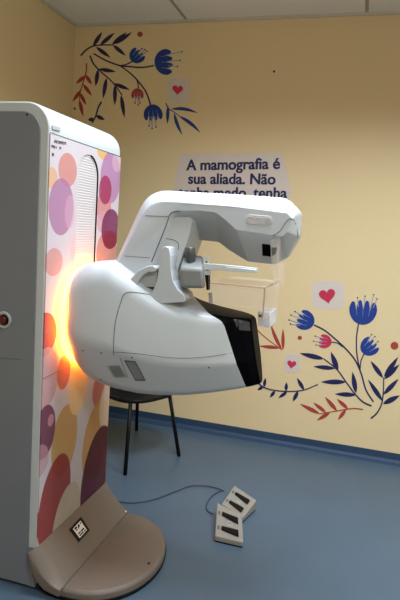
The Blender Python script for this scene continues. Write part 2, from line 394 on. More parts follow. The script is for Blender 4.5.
# tube housing (lower arm): sections lofted along X
ST = [(-1.145, 1.300, .975, .165, .150), (-1.138, 1.335, .935, .200, .150), (-1.12, 1.358, .905, .224, .14), (-1.085, 1.378, .875, .236, .12), (-1.03, 1.392, .855, .238, .095),
      (-.95, 1.392, .842, .232, .075), (-.85, 1.335, .836, .218, .06), (-.75, 1.272, .842, .202, .05), (-.65, 1.238, .857, .184, .04),
      (-.55, 1.222, .882, .164, .03), (-.45, 1.213, .912, .135, .02), (-.395, 1.210, .928, .092, .015), (-.375, 1.208, .934, .058, .01)]
def sec(X):
    X = max(ST[0][0], min(ST[-1][0], X))
    for a, b in zip(ST[:-1], ST[1:]):
        if a[0] <= X <= b[0]:
            t = (X-a[0])/(b[0]-a[0]); return [a[i]+(b[i]-a[i])*t for i in range(1, 5)]
def ring(X):
    zt, zb, hw, r = sec(X); zc = zb+.40*(zt-zb); bw = hw*.5
    poly = [(-hw*.93, zt), (hw*.93, zt), (hw, zc), (bw, zb), (-bw, zb), (-hw, zc)]
    sh = .22*max(0, min(1, (X+.75)/.385))**1.5
    return [Vector((X+(1.08-p.y)*sh, YM+p.x, p.y)) for p in fillet(poly, [r+.02*min(1, r/.03), r+.02*min(1, r/.03), r+.02, r+.03, r+.03, r+.02], 7)]
# smooth station list
bp = [at_Y(u, v, 2.06) for u, v in ((188, 300), (199, 304), (210, 310), (218, 317), (225, 328), (229, 338), (231.5, 348), (236, 368), (240, 385))]
bz = sorted([(p.z, p.x) for p in bp])
def xb(z):
    if z <= bz[0][0]: return bz[0][1]+(bz[1][1]-bz[0][1])/(bz[1][0]-bz[0][0])*(z-bz[0][0])
    if z >= bz[-1][0]: return bz[-1][1]
    for a, b in zip(bz[:-1], bz[1:]):
        if a[0] <= z <= b[0]: return a[1]+(b[1]-a[1])*(z-a[0])/(b[0]-a[0])
def bound(pt, X):
    zt, zb, hw, r = sec(X); y = pt.y-YM; t = max(0, min(1, (y+hw*.93)/(1.86*hw)))
    xn = xb(min(pt.z, zt-.012)); top = max(0, min(1, (pt.z-(zt-.016))/.014))
    if y < -hw*.5 or pt.z > zt-.016: return xn*(1-top)+(-.53-.19*t)*top if y < -hw*.5 else (-.53-.19*t)
    if y < hw*.5: return xn
    return xn+(-.72-xn)*max(0, min(1, (pt.z-zb)/(zt-zb)))
nk = len(ring(-.9)); X0, X1 = ST[0][0], ST[-1][0]
split = []
for k in range(nk):
    lo, hi = -.8, X1-.02
    for _ in range(30):
        mid = (lo+hi)/2; pt = ring(mid)[k]
        if pt.x < bound(pt, mid): lo = mid
        else: hi = mid
    split.append((lo+hi)/2)
us = [0, .004, .012, .022, .035, .05, .07, .1, .13, .17]+[.2+.8*i/24 for i in range(25)]
mb = MB(); mb.loft([[ring(X0+(split[k]-X0)*t)[k] for k in range(nk)] for t in us], 0, True, True, False)
house = mb.build('tube_housing', M['white'], mach); HOUSE = mb.bvh()
mbc = MB(); rr = [[ring(split[k]+(X1-split[k])*t)[k] for k in range(nk)] for t in [i/10 for i in range(11)]]
end = rr[-1]; c = sum(end, Vector())/nk
rr.append([c+(p-c)*.94+Vector((.008, 0, 0)) for p in end])
mbc.loft(rr, 0, True, False, True)
cover = mbc.build('front_cover', M['gloss'], house); cover['label'] = 'glossy black front cover'; COVER = mbc.bvh()
LOW = [HOUSE, COVER]
def patch(bv, quad, off, n=8, thick=.002):
    g = []
    for j in range(n+1):
        for i in range(n+1):
            s, t = i/n, j/n
            u = (quad[0][0]*(1-s)+quad[1][0]*s)*(1-t)+(quad[3][0]*(1-s)+quad[2][0]*s)*t
            v = (quad[0][1]*(1-s)+quad[1][1]*s)*(1-t)+(quad[3][1]*(1-s)+quad[2][1]*s)*t
            p, nn = hit(bv, u, v, off)
            assert p is not None, (u, v)
            g.append(p)
    return g, [(j*(n+1)+i, j*(n+1)+i+1, (j+1)*(n+1)+i+1, (j+1)*(n+1)+i) for j in range(n) for i in range(n)]
def grille(quad, name, frame_m, slat_m):
    n = 13; g, f = patch(LOW, quad, .0015, n); mb = MB(); mb.add(g, f, 0)
    for q in range(2, n-1, 2):
        a = [g[1*(n+1)+q], g[1*(n+1)+q+1], g[(n-1)*(n+1)+q+1], g[(n-1)*(n+1)+q]]
        d = (CAM-a[0]).normalized()*.002
        cells = [g[j*(n+1)+q] for j in range(1, n)]; cells2 = [g[j*(n+1)+q+1] for j in range(1, n)]
        vs = [p+d for p in cells]+[p+d for p in cells2]; m_ = len(cells)
        mb.add(vs, [(i, i+1, m_+i+1, m_+i) for i in range(m_-1)], 1)
    return mb.build(name, [frame_m, slat_m], house)
grille([(106.5, 365.2), (120, 364.6), (127.5, 377), (114, 378.2)], 'vent_grille', M['grey'], M['dgrey'])
grille([(124, 359.8), (135.5, 361), (146, 380.6), (135.5, 380.6)], 'vent_grille', M['dgrey'], M['grey'])
def seam(px, name, parent, bv, r=.0013, m='seam'):
    pts = [hit(bv, u, v, .0002)[0] for u, v in densify(px, 4)]; pts = [p for p in pts if p]
    MB().tube(pts, r, 0, 6).build(name, M[m], parent)
seam(crpx([(180, 297.5), (150, 294.5), (127, 292.5), (120, 305), (115, 325), (113.5, 350), (114, 355)]), 'housing_seam', house, LOW, .0016)
seam(crpx([(114, 352), (140, 354), (175, 358), (205, 357), (232, 353)]), 'housing_seam', house, LOW, .0011)
seam([(120, 358), (128, 378)], 'housing_seam', house, LOW, .0011)
for u, v in ((83, 350.5), (101, 353), (132, 357.5), (209, 367.5), (100.5, 379.5)):
    p, n = hit(LOW, u, v)
    if p: MB().disc_stack(p, n, [(-.002, .004), (.0015, .004), (.002, .002)], 0, 10).build('screw', M['dgrey'], house)
g, f = patch(LOW, [(238, 319.5), (249.5, 322), (250.5, 331), (239, 330)], .001, 6); MB().add(g, f).build('cover_patch', M['patchgrey'], cover)  # small grey patches set on the black cover
g, f = patch(LOW, [(233.6, 319.5), (237, 319.5), (238, 325), (237, 328)], .001, 4); MB().add(g, f).build('cover_patch', M['patchgrey'], cover)

# glowing ring between cabinet and arm
mb = MB(); zc = 1.14
rings = []
for x, r in ((XG+.005, .212), (XG+.007, .222), (XG+.016, .226), (XG+.03, .224), (XG+.036, .2), (XG+.03, .15), (XG+.005, .15)):
    rings.append([Vector((x, YM+r*math.cos(2*PI*k/64), zc+r*math.sin(2*PI*k/64))) for k in range(64)])
mb.loft(rings+[rings[0]], 0, True, False, False); lr = mb.build('ring_light', M['ring'], mach); lr['label'] = 'glowing orange ring light'

# upper support arm: near outline (A) and mid outline (B), bevelled between
A_px = [(108, 300), (118.5, 262), (150.5, 201.5), (182, 202.5), (230, 206.5), (288, 214), (293, 219), (287, 232), (282, 236.5), (272, 235), (236, 229.5), (228, 222), (216, 212.5), (200, 210.5), (171.5, 210.5), (167, 224), (151.5, 262), (140, 300)]
B_px = [(104, 300), (116.5, 260), (149, 189.5), (190, 192), (230, 194), (286, 198), (299, 212), (298.5, 236), (287, 257), (275, 264.5), (248, 261.5), (229, 250), (219, 242), (200, 240), (187, 232), (182, 244), (168, 275), (158, 300)]
YA, YB_ = 2.085, 2.15
YBp = [2.15]*6+[2.15, 2.17, 2.2, 2.2, 2.21, 2.24, 2.26, 2.26, 2.2, 2.15, 2.15, 2.15]
A = [at_Y(u, v, YA) for u, v in A_px]; B2 = [at_Y(u, v, y) for (u, v), y in zip(B_px, YBp)]
rad = [.001, .02, .13, .02, .02, .012, .01, .01, .015, .015, .03, .02, .03, .02, .03, .02, .02, .001]
radB = [.001, .02, .15, .02, .02, .04, .04, .04, .03, .03, .03, .03, .03, .02, .02, .02, .02, .001]
RA = fillet(A, rad, 6); RB = fillet(B2, radB, 6)
FR = (0, .12, .55, .9, 1)
lay = [[p.lerp(q, f)+Vector((0, -.004 if f == .12 else 0, 0)) for p, q in zip(RA, RB)] for f in FR]
full = lay+[[Vector((p.x, 2.315-.04*f, p.z)) for p in L] for f, L in reversed(list(zip(FR, lay)))]
mb = MB(); mb.loft(full, 0, True, True, True)
M['armw'] = M['white']
arm = mb.build('support_arm', M['white'], mach); ARM = mb.bvh()
arm.data.set_sharp_from_angle(angle=math.radians(32))
# inner carriage column (nested in the arm)
C_px = [(150, 300), (153, 268), (160, 240), (168.5, 222), (174, 216.8), (188, 216.8), (192, 221), (190.5, 232), (177, 272), (168, 300)]
L = [at_Y(u, v, 2.095) for u, v in C_px]
Rf = lambda Y, s: [Vector((p.x, Y, p.y)) for p in fillet([(p.x, p.z) for p in L], [.001, .02, .02, .02, .012, .012, .012, .02, .02, .001], 4)]
mb = MB(); r0 = Rf(2.098, 1); cc = sum(r0, Vector())/len(r0)
mb.loft([[p.lerp(Vector((cc.x, p.y, cc.z)), .03) for p in r0], [p+Vector((0, .006, 0)) for p in r0], [Vector((p.x, 2.302, p.z)) for p in r0]], 0, True)
colm = mb.build('carriage_column', M['shell'], mach); colm.data.set_sharp_from_angle(angle=math.radians(40)); COLB = mb.bvh()
seam([(141.5, 215.5), (155, 216), (168, 216.5)], 'arm_seam', arm, [ARM], .0012)
seam([(125, 256), (138, 257), (150.5, 258)], 'arm_seam', arm, [ARM], .0012)
seam(crpx([(183, 203.5), (230, 206.5), (287, 213.5)]), 'arm_seam', arm, [ARM], .0008, 'grey')
seam(crpx([(151.5, 262), (160, 241), (167, 223), (169.5, 215.5), (173, 212), (180, 211)]), 'arm_seam', arm, [ARM, COLB], .0022)
# control pad with three keys on the tube head
p, n = hit([ARM], 259, 220)
uu = (hit([ARM], 268, 220.6)[0]-hit([ARM], 250, 219.2)[0]).normalized(); vv = n.cross(uu).normalized(); vv = vv if vv.z > 0 else -vv
def pill(hl, hr, o): 
    pts = []
    for k in range(13): a = -PI/2+PI*k/12; pts.append((hl+hr*math.cos(a), hr*math.sin(a)))
    for k in range(13): a = PI/2+PI*k/12; pts.append((-hl+hr*math.cos(a), hr*math.sin(a)))
    return [p+uu*x+vv*y+n*o for x, y in pts]
mb = MB(); mb.loft([pill(.033, .018, -.004), pill(.033, .018, .002), pill(.033, .0165, .003)], 0, False); pad = mb.build('control_pad', M['bellows'], arm)
for sx in (-.032, 0, .032):
    c = p+uu*sx; pts = [c+n*.003+uu*(.0115*math.cos(2*PI*k/20))+vv*(.0095*math.sin(2*PI*k/20)) for k in range(20 if sx >= 0 else 15)]
    mb = MB(); mb.tube(pts+([pts[0]] if sx >= 0 else []), .0016, 0, 6)
    if sx > 0: mb.disc_stack(c+n*.002, n, [(0, .006), (.003, .005)], 0, 12)
    mb.build('key', M['grey'], pad)
# end cap line and detector window on the head
seam(crpx([(273, 235.5), (280, 231), (286, 222), (291, 218.5), (294.5, 222), (297.5, 232), (297.8, 238)]), 'end_cap_seam', arm, [ARM], .0016, 'dgrey')
g, f = patch([ARM], [(262, 243.5), (270.5, 244.5), (271, 256.5), (262.5, 255.5)], .0015, 4); MB().add(g, f).build('sensor_window', M['gloss'], arm)
# clear face shield hanging from the end of the head
mb = MB()
ps = [at_Y(u, v, 2.1) for u, v in ((270.5, 240), (281, 236), (277.5, 288), (274, 288))]
mb.prism([Vector((p.x, 2.09, p.z)) for p in ps], (0, .008, 0))
ps2 = [at_Y(u, v, 2.1) for u, v in ((277.3, 238), (281, 236), (277.5, 288), (276.3, 288))]
mb.prism([Vector((p.x, 2.097, p.z)) for p in ps2], (0, .2, 0))
shield = mb.build('face_shield', M['clear'], mach)
g = [at_Y(u, v, 2.088) for u, v in ((271.5, 247.5), (277, 247.5), (275.5, 254), (272, 256))]
MB().prism([Vector((p.x, 2.0885, p.z)) for p in g], (0, .001, 0)).build('shield_clip', M['dgrey'], shield)

seam(crpx([(162, 238.5), (172, 239.5), (178, 243), (178.5, 250)]), 'column_seam', colm, [COLB], .0014)
# grip handles moulded on the housing
def plate(px, y0, y1, name, m, bev, r=.01, par=None):
    L = [at_Y(u, v, y0) for u, v in px]; F = fillet([(p.x, p.z) for p in L], r, 3)
    return MB().loft([[Vector((p.x, y, p.y)) for p in F] for y in (y0, y1)], 0, False).build(name, m, par or mach, bevel=bev, seg=3)
plate([(126, 288), (131, 278), (138, 270.5), (146, 266.5), (153, 265.5), (157, 268), (155, 272), (148, 272), (142, 276), (138, 282), (137, 288)], 2.02, 2.12, 'grip_handle', M['white'], .006, .012)
plate([(137, 287), (139, 281), (143, 275.5), (149, 272), (157, 270), (157, 287)], 2.045, 2.12, 'handle_recess', M['grey'], .003)
plate([(145, 300), (152, 292), (157, 281), (159.5, 262), (161, 249), (165, 246), (169, 247.5), (170.5, 256), (171, 270), (173, 281), (177.5, 289), (184, 295), (186, 302), (160, 304)], 2.025, 2.14, 'grip_handle', M['white'], .012, .012)

# compression bracket with knob
mb = MB()
bx = lambda u, v, Y: at_Y(u, v, Y)
f4 = [bx(u, v, 2.03) for u, v in ((179.5, 268), (203, 269), (203.5, 288.5), (181, 287.5))]
t4 = [bx(u, v, 2.14) for u, v in ((183, 253.5), (203, 255), (205.5, 288), (183, 288))]
mb.hexa([f4[3], f4[2], t4[2], t4[3]], [f4[0], f4[1], t4[1], t4[0]], 0)
bra = mb.build('compression_bracket', M['dgrey'], mach, bevel=.012, seg=4)
bra.data.materials.clear(); bra.data.materials.append(M['brk'])
k0 = at_Y(191, 263, 2.085); k1 = at_Y(190.2, 249, 2.085); ax = (k1-k0).normalized(); h = (k1-k0).length
mb = MB(); mb.disc_stack(k0-ax*.012, ax, [(0, .015), (.012, .016), (.03, .016), (.031, .021), (h+.016, .0215), (h+.02, .019)], 0, 24)
mb.build('knob', M['knob'], bra)
# clamp bar with holes
mb = MB(); q = [at_Y(u, v, 2.075) for u, v in ((203, 263.5), (216, 264), (257, 268), (258, 272.5), (228, 270.5), (203, 270))]
mb.prism(q, (0, .02, 0)); clamp = mb.build('clamp_bar', M['metal'], mach, bevel=.002)
mb = MB(); q = [at_Y(u, v, 2.072) for u, v in ((226, 266.6), (256, 269.3), (257.5, 273.2), (226, 271))]; mb.prism(q, (0, -.006, 0)); mb.build('lever', M['metal'], clamp, bevel=.002)
mb = MB(); q = [at_Y(u, v, 2.08) for u, v in ((203.5, 257), (208, 257), (210, 275), (204, 275))]; mb.prism(q, (0, .015, 0)); cl = mb.build('hook_plate', M['metal'], clamp)
for u, v in ((206.4, 262), (207, 266), (207.4, 270)): MB().disc_stack(at_Y(u, v, 2.08), (0, -1, 0), [(-.001, .0035), (.001, .0035)], 0, 10).build('hole', M['black'], cl)
mb = MB(); q = [at_Y(u, v, 2.09) for u, v in ((204.5, 273), (208, 273), (208.5, 290), (206.5, 290))]; mb.prism(q, (0, .03, 0))
q = [at_Y(u, v, 2.09) for u, v in ((208.5, 293), (211, 293), (211.5, 304), (209, 303))]; mb.prism(q, (0, .02, 0)); mb.build('clip', M['black'], clamp)
# compression paddle: clear tray with tall front walls
zt = at_Y(240, 285.5, 2.03).z
fl = [at_Y(210, 282.5, 2.03), at_Y(265, 288.5, 2.03)]; X_a, X_b = fl[0].x, fl[1].x
mb = MB()
def slab(a, b): mb.box(a, b)
PY0, PY1, PZ = 2.03, 2.42, 1.225
slab((X_a, PY0, zt-.004), (X_b, PY1, zt))
slab((X_a, PY0, at_Y(235, 306, PY0).z), (X_b, PY0+.004, zt-.004))
slab((X_b-.004, PY0+.004, PZ), (X_b, PY1, zt-.004))
pad_ = mb.build('compression_paddle', M['clear'], mach)
mb = MB(); mb.box((X_a, PY0-.002, zt-.003), (X_b+.002, PY0+.002, zt+.002)); mb.box((X_b-.002, PY0, zt-.003), (X_b+.002, PY1, zt+.002))
mb.box((X_b-.003, PY0-.004, PZ), (X_b+.003, PY0+.002, zt)); o = mb.build('paddle_rim', M['rim'], pad_)
mb = MB(); q = [at_Y(u, v, 2.2) for u, v in ((257.5, 311.5), (270.5, 312.5), (270.5, 328), (258.5, 326))]; mb.prism(q, (0, .16, 0)); pl_ = mb.build('paddle_lip', M['frost'], pad_, bevel=.004)
mb = MB(); q = [at_Y(u, v, 2.197) for u, v in ((258.5, 314.5), (263.5, 314.8), (263.5, 317.2), (258.5, 317))]; mb.prism(q, (0, .002, 0)); mb.build('lip_mark', M['dgrey'], pl_)

# ------------------------------------------------------------------ chair behind the machine
feet = [Vector((-1.268, 3.024, 0)), Vector((-1.053, 3.441, 0)), Vector((-1.499, 3.75, 0)), Vector((-1.70, 3.33, 0))]
cc = sum(feet, Vector())/4
ch = thing('chair', 'black chair with a curved seat shell and thin legs behind the machine', 'chair', cc)
exu = (feet[1]-feet[0]).normalized(); eyu = Vector((-exu.y, exu.x, 0))   # seat axes
zs = .43
for f in feet:
    top = cc+(f-cc)*.72+Vector((0, 0, zs))
    MB().tube([f, f.lerp(top, .5), top], .0125, 0, 10).build('leg', M['black'], ch)
mb = MB(); n = 16; W = .235; g = []
def seat_pt(s, t, th=0):
    x, y = (s-.5)*2, (t-.5)*2; k = 1/ max(1, (abs(x)**3+abs(y)**3)**(1/3.))
    rr = math.hypot(x*k, y*k)
    return cc+exu*(x*k*W)+eyu*(y*k*W)+Vector((0, 0, zs-.045+.06*min(1, rr*rr)-th))
for th in (0, .022):
    for j in range(n+1):
        for i in range(n+1): g.append(seat_pt(i/n, j/n, th))
N = (n+1)**2; fs = []
for o in (0, N):
    for j in range(n):
        for i in range(n): a = o+j*(n+1)+i; fs.append((a, a+1, a+n+2, a+n+1))
bd = [i for i in range(n+1)]+[j*(n+1)+n for j in range(1, n+1)]+[n*(n+1)+i for i in range(n-1, -1, -1)]+[j*(n+1) for j in range(n-1, 0, -1)]
for a, b in zip(bd, bd[1:]+bd[:1]): fs.append((a, b, N+b, N+a))
mb.add(g, fs, 0, True); seat = mb.build('seat', M['black'], ch)
mb = MB(); rows = []
for k in range(9):
    t = k/8; z = .47+.3*t; hw_ = .2-.05*t*t; off = .2+.06*t
    rows.append([cc+exu*(hw_*math.sin(a))*1.0+eyu*(off+.05*math.cos(a)-.05)+Vector((0, 0, z)) for a in [(-1.3+2.6*i/12) for i in range(13)]])
vs = [p for r in rows for p in r]+[p+eyu*.014 for r in rows for p in r]; N = 9*13; fs = []
for o in (0, N):
    for j in range(8):
        for i in range(12): a = o+j*13+i; fs.append((a, a+1, a+14, a+13))
bd = list(range(13))+[j*13+12 for j in range(1, 9)]+[8*13+i for i in range(11, -1, -1)]+[j*13 for j in range(7, 0, -1)]
for a, b in zip(bd, bd[1:]+bd[:1]): fs.append((a, b, N+b, N+a))
mb.add(vs, fs, 0, True); mb.build('backrest', M['black'], ch)
for s in (-1, 1):
    MB().tube([cc+exu*(.1*s)+eyu*.1+Vector((0, 0, zs-.03)), cc+exu*(.1*s)+eyu*.215+Vector((0, 0, zs+.0)), cc+exu*(.1*s)+eyu*.225+Vector((0, 0, zs+.12))], .01, 0, 8).build('back_support', M['black'], ch)

# ------------------------------------------------------------------ foot pedals
def pedal_at(corners, name, label):
    """corners of the top plate: rear-left, rear-right, front-right, front-left as (x, y) on the floor plan"""
    P = corners; c = sum((Vector((x, y, 0)) for x, y in P), Vector())/4
    t = thing(name, label, 'foot pedal', c, 'foot pedals of the machine')
    hz = [.062, .062, .034, .034]   # wedge: higher at the rear
    lo = [Vector((x, y, .006)) for x, y in P]; hi = [Vector((x, y, h)) for (x, y), h in zip(P, hz)]
    lo2 = [p.lerp(Vector((c.x, c.y, p.z)), .03) for p in lo]
    mb = MB(); mb.hexa([p.copy() for p in lo], hi, 0); body = mb.build('housing', M['pedalgrey'], t, bevel=.005, seg=3)
    MB().hexa([Vector((p.x, p.y, 0)) for p in lo2], [Vector((p.x, p.y, .008)) for p in lo2]).build('rubber_sole', M['black'], t)
    nrm = (hi[1]-hi[0]).cross(hi[3]-hi[0]).normalized(); nrm = nrm if nrm.z > 0 else -nrm
    B = lambda s, q, o: hi[0]*(1-s)*(1-q)+hi[1]*s*(1-q)+hi[2]*s*q+hi[3]*(1-s)*q+nrm*o
    for q0 in (.30, .75):
        s0, s1 = .22, .84; w0, w1 = .055, .10
        lo_ = [B(s0, q0-w0, .0005), B(s1, q0-w1+.03, .0005), B(s1, q0+w1+.03, .0005), B(s0, q0+w0, .0005)]
        hi_ = [B(s0, q0-w0, .008), B(s1, q0-w1+.03, .013), B(s1, q0+w1+.03, .013), B(s0, q0+w0, .008)]
        MB().hexa(lo_, hi_).build('pedal', M['black'], t, bevel=.003)
        MB().hexa([B(.07, q0-.06, .0003), B(.15, q0-.06, .0003), B(.15, q0+.05, .0003), B(.07, q0+.05, .0003)],
                  [B(.07, q0-.06, .0012), B(.15, q0-.06, .0012), B(.15, q0+.05, .0012), B(.07, q0+.05, .0012)]).build('pictogram', M['dgrey'], t)
    mb = MB()
    for a in ((.45, .45, .62, .47), (.43, .5, .43, .58), (.62, .5, .62, .58), (.48, .55, .58, .58)):
        x0, y0, x1, y1 = a; d = .008
        mb.hexa([B(x0-d, y0-d, .0003), B(x1+d, y0-d, .0003), B(x1+d, y1+d, .0003), B(x0-d, y1+d, .0003)], [B(x0-d, y0-d, .001), B(x1+d, y0-d, .001), B(x1+d, y1+d, .001), B(x0-d, y1+d, .001)])
    mb.build('marking', M['grey'], t)
    return t
def fp(u, v, z): p = at_Z(u, v, z); return (p.x, p.y)
P1 = [fp(217, 503.5, .055), fp(242, 517, .055), fp(243.4, 541, .04), fp(215, 534.5, .04)]
P2 = [fp(234.4, 486.3, .055), fp(256.6, 501.3, .055), fp(243, 516.4, .04), fp(221.5, 503, .04)]
pedal_at(P1, 'foot_pedal', 'grey double foot pedal nearest the camera, standing square on the blue floor')
pedal_at(P2, 'foot_pedal', 'grey double foot pedal turned aslant, farther from the camera, touching its twin')
cpts = cr([at_Z(u, v, .006) for u, v in ((224, 491), (215, 487.5), (203, 485.5), (190, 486), (175, 491.5), (155, 499), (135, 502.6), (116, 501.5))], 8)
tag(MB().tube(cpts, .0035, 0, 8).build('pedal_cable', M['cable']), 'dark cable running along the floor from the foot pedals to the machine', 'cable')
c2 = cr([at_Z(u, v, .006) for u, v in ((213, 514), (207.5, 510.5), (206.5, 505), (210, 498), (216, 493), (221, 490.5))], 8)
tag(MB().tube(c2, .0035, 0, 8).build('pedal_cable', M['cable']), 'short cable looping beside the nearest foot pedal', 'cable')

# ------------------------------------------------------------------ wall decals
DZ = .0012
layer = [0]
def wp(u, v, o=0.): p = at_Y(u, v, YW-DZ-o); return p
def flat(px, name, m, parent, o=0., th=.0008):
    P = [wp(u, v, o) for u, v in px]; mb = MB(); mb.prism(P, (0, YW+.001-P[0].y, 0)); return mb.build(name, m, parent)
def leaf_px(b, t, w, bend=0.):
    bx_, by_ = b; tx, ty = t; L = math.hypot(tx-bx_, ty-by_); dx, dy = (tx-bx_)/L, (ty-by_)/L; nx, ny = -dy, dx
    l, r = [], []
    for k in range(9):
        s = k/8; ww = w*(math.sin(PI*s**.85)**.9 if 0 < s < 1 else 0)+.08; o = bend*math.sin(PI*s)
        l.append((bx_+dx*L*s+nx*(ww+o), by_+dy*L*s+ny*(ww+o))); r.append((bx_+dx*L*s+nx*(o-ww), by_+dy*L*s+ny*(o-ww)))
    return l+r[::-1]
def stroke_px(px, w0, w1=None):
    pts = crpx(px, 6) if len(px) > 2 else densify(px, 4); w1 = w0 if w1 is None else w1; l, r = [], []
    for i, p in enumerate(pts):
        a = pts[max(0, i-1)]; b = pts[min(len(pts)-1, i+1)]; L = math.hypot(b[0]-a[0], b[1]-a[1]) or 1; nx, ny = -(b[1]-a[1])/L, (b[0]-a[0])/L
        w = w0+(w1-w0)*i/(len(pts)-1); l.append((p[0]+nx*w, p[1]+ny*w)); r.append((p[0]-nx*w, p[1]-ny*w))
    return l, r
def stroke(px, w, name, m, parent, o=0., w1=None):
    l, r = stroke_px(px, w, w1); mb = MB(); n = len(l)
    V = [wp(*p, o) for p in l]+[wp(*p, o) for p in r]; V2 = [Vector((v.x, YW+.001, v.z)) for v in V]
    fs = [(i, i+1, n+i+1, n+i) for i in range(n-1)]
    mb.add(V, fs).add(V2, fs)
    edge = list(range(n))+[n+i for i in range(n-1, -1, -1)]
    mb.add(V+V2, [(a, b, 2*n+b, 2*n+a) for a, b in zip(edge, edge[1:]+edge[:1])])
    return mb.build(name, m, parent)
def centre(px): 
    p = wp(sum(a for a, b in px)/len(px), sum(b for a, b in px)/len(px)); return Vector((p.x, YW, p.z))
def sprig(stem, leaves, m, w, label, sw=.8, bend=0.):
    t = thing('leaf_sprig_decal', label, 'wall decal', centre(stem), 'painted leaf sprigs on the wall')
    layer[0] += 1; o = .0001*(layer[0] % 5)
    stroke(stem, sw, 'stem', m, t, .0009+o, sw*.7)
    for lf in leaves:
        b, e = lf[0], lf[1]; ww = lf[2] if len(lf) > 2 else w; bd = lf[3] if len(lf) > 3 else bend
        flat(leaf_px(b, e, ww, bd), 'leaf', m, t, .0002+o*.3)
    return t
def flower(parent, c, rx, ry, ang, m, stam, petals=4, sm='pale'):
    # cup of petals: round base, scalloped rim towards ang
    ca, sa = math.cos(ang), math.sin(ang)
    def T(x, y): return (c[0]+x*ca*1-y*sa*1, c[1]+x*sa+y*ca)    # x axis = opening direction
    pts = []
    for k in range(21):
        a = PI/2+PI*k/20 if True else 0; pts.append(T(.25*rx+1.2*rx*math.cos(a), ry*math.sin(a)))
    # scalloped rim from -ry to +ry
    n = petals
    for i in range(n):
        y0 = -ry+2*ry*i/n; y1 = -ry+2*ry*(i+1)/n
        for k in range(1, 8):
            s = k/8; bulge = rx*(.62 if 0 < i < n-1 else .5)*math.sin(PI*s)**.6
            pts.append(T(.25*rx+bulge-(.15*rx*math.sin(PI*(i+s)/n) if k in (1, 7) else 0), y0+(y1-y0)*s))
        if i < n-1: pts.append(T(.12*rx, y1))
    fo = flat(pts, 'flower_head', m, parent, .0011)
    for i in range(1, n):
        y = -ry+2*ry*i/n
        stroke([T(-.3*rx, y*.85), T(.45*rx, y)], .13, 'petal_line', M[sm], fo, .0014, .25)
    for e in stam:
        b = T(.35*rx, max(-ry*.8, min(ry*.8, (-(e[0]-c[0])*sa+(e[1]-c[1])*ca)*.75)))
        so = stroke([b, e], .35, 'stamen', M[sm], fo, .0016)
        flat([(e[0]+.75*math.cos(2*PI*k/8), e[1]+.75*math.sin(2*PI*k/8)) for k in range(8)], 'stamen_tip', M['navy'] if m is M['blue'] else M['rust'], so, .0018)
    return fo
def dot(c, r, m, label):
    o = flat([(c[0]+r*math.cos(2*PI*k/20), c[1]+r*math.sin(2*PI*k/20)) for k in range(20)], 'dot_decal', m, None, .0003)
    return tag(o, label, 'wall decal', 'painted dots on the wall')
def heart(c, s, tilt, bg, label):
    t = thing('heart_decal', label, 'wall decal', centre([c]), 'painted hearts on the wall')
    x0, y0, x1, y1 = bg; r = [Vector(p) for p in ((x0, y0), (x1, y0), (x1, y1), (x0, y1))]
    flat([(p.x, p.y) for p in fillet(r, (x1-x0)*.25, 5)], 'backing', M['lilac'], t, 0., .0006)
    pts = []
    for k in range(40):
        a = 2*PI*k/40; x = 16*math.sin(a)**3/16; y = -(13*math.cos(a)-5*math.cos(2*a)-2*math.cos(3*a)-math.cos(4*a))/16
        pts.append((c[0]+s*(x*math.cos(tilt)-y*math.sin(tilt)), c[1]+s*(x*math.sin(tilt)+y*math.cos(tilt))))
    flat(pts, 'heart', M['rose'], t, .0008)
    return t
N_, D_, R_, B_ = M['navy'], M['dusk'], M['rust'], M['blue']
# upper group
sprig([(80.6, 55.6), (86, 50), (93, 46), (102, 45), (113, 44.8)], [((93, 46), (102, 32)), ((100, 45), (114.4, 32.8)), ((112, 44.6), (126.5, 32.4)), ((115, 44), (131.6, 32.4)), ((96, 47), (110.4, 57.6)), ((113, 45), (125.6, 55.6))], D_, 1.9, 'topmost dark leaf sprig on the wall, lying nearly level below the ceiling')
sprig([(90, 55.6), (93, 63), (99, 70), (107, 77), (114, 84), (122, 95)], [((99, 69), (115.6, 71.6)), ((98, 69.6), (95.6, 86)), ((106.4, 78), (103, 98.4)), ((114, 83.6), (129.6, 89.6)), ((115, 85), (114.8, 105)), ((121, 95), (124.4, 117.6))], D_, 1.9, 'dark leaf sprig drooping to the right above the white cabinet')
sprig([(86.4, 63), (86, 72), (82.5, 84), (80, 93), (79.4, 101)], [((85, 76), (76, 83.6)), ((85.6, 75), (91.6, 84.4)), ((83, 84), (91.6, 95.6)), ((81, 90), (72.6, 101.6)), ((80, 93), (86, 105)), ((79.4, 100), (83, 116.4))], R_, 1.7, 'rust red leaf sprig hanging by the room corner above the cabinet', .55)
sprig([(101.4, 101.6), (98, 108), (95.6, 116), (92, 123)], [((96, 115.6), (104.5, 119.8)), ((94, 119), (88, 120))], D_, 1.9, 'dark sprig half hidden behind the cabinet top')
t = thing('flower_decal', 'upper bunch of three blue and one red flowers on curved stems near the room corner', 'wall decal', centre([(135, 75)]), 'painted flower bunches on the wall')
stroke([(93.6, 53.6), (106, 60.5), (120, 65.6), (130, 66.6), (142, 67.4), (154, 65.6)], .75, 'stem', D_, t, .0007)
stroke([(120, 65.6), (126, 64.5), (133, 61)], .6, 'stem', D_, t, .0008)
stroke([(120, 65.6), (130, 73), (138, 81), (146, 92), (150.5, 105)], .7, 'stem', D_, t, .0009)
stroke([(136.5, 79), (138, 84), (138, 89)], .5, 'stem', D_, t, .001)
flower(t, (164, 62), 10, 13, -.05, B_, [(182, 51.6), (180, 60.4), (177.4, 66.4)])
flower(t, (136.5, 56), 7.5, 8, -.8, B_, [(142, 48.5), (145, 49.5), (147, 51)])
flower(t, (153, 113), 9, 9.5, 1.5, B_, [(149, 126), (152, 128.4), (156, 127)])
flower(t, (137.4, 94), 6, 6.2, 1.6, M['rust'], [(135, 103), (138, 105), (140, 103)])
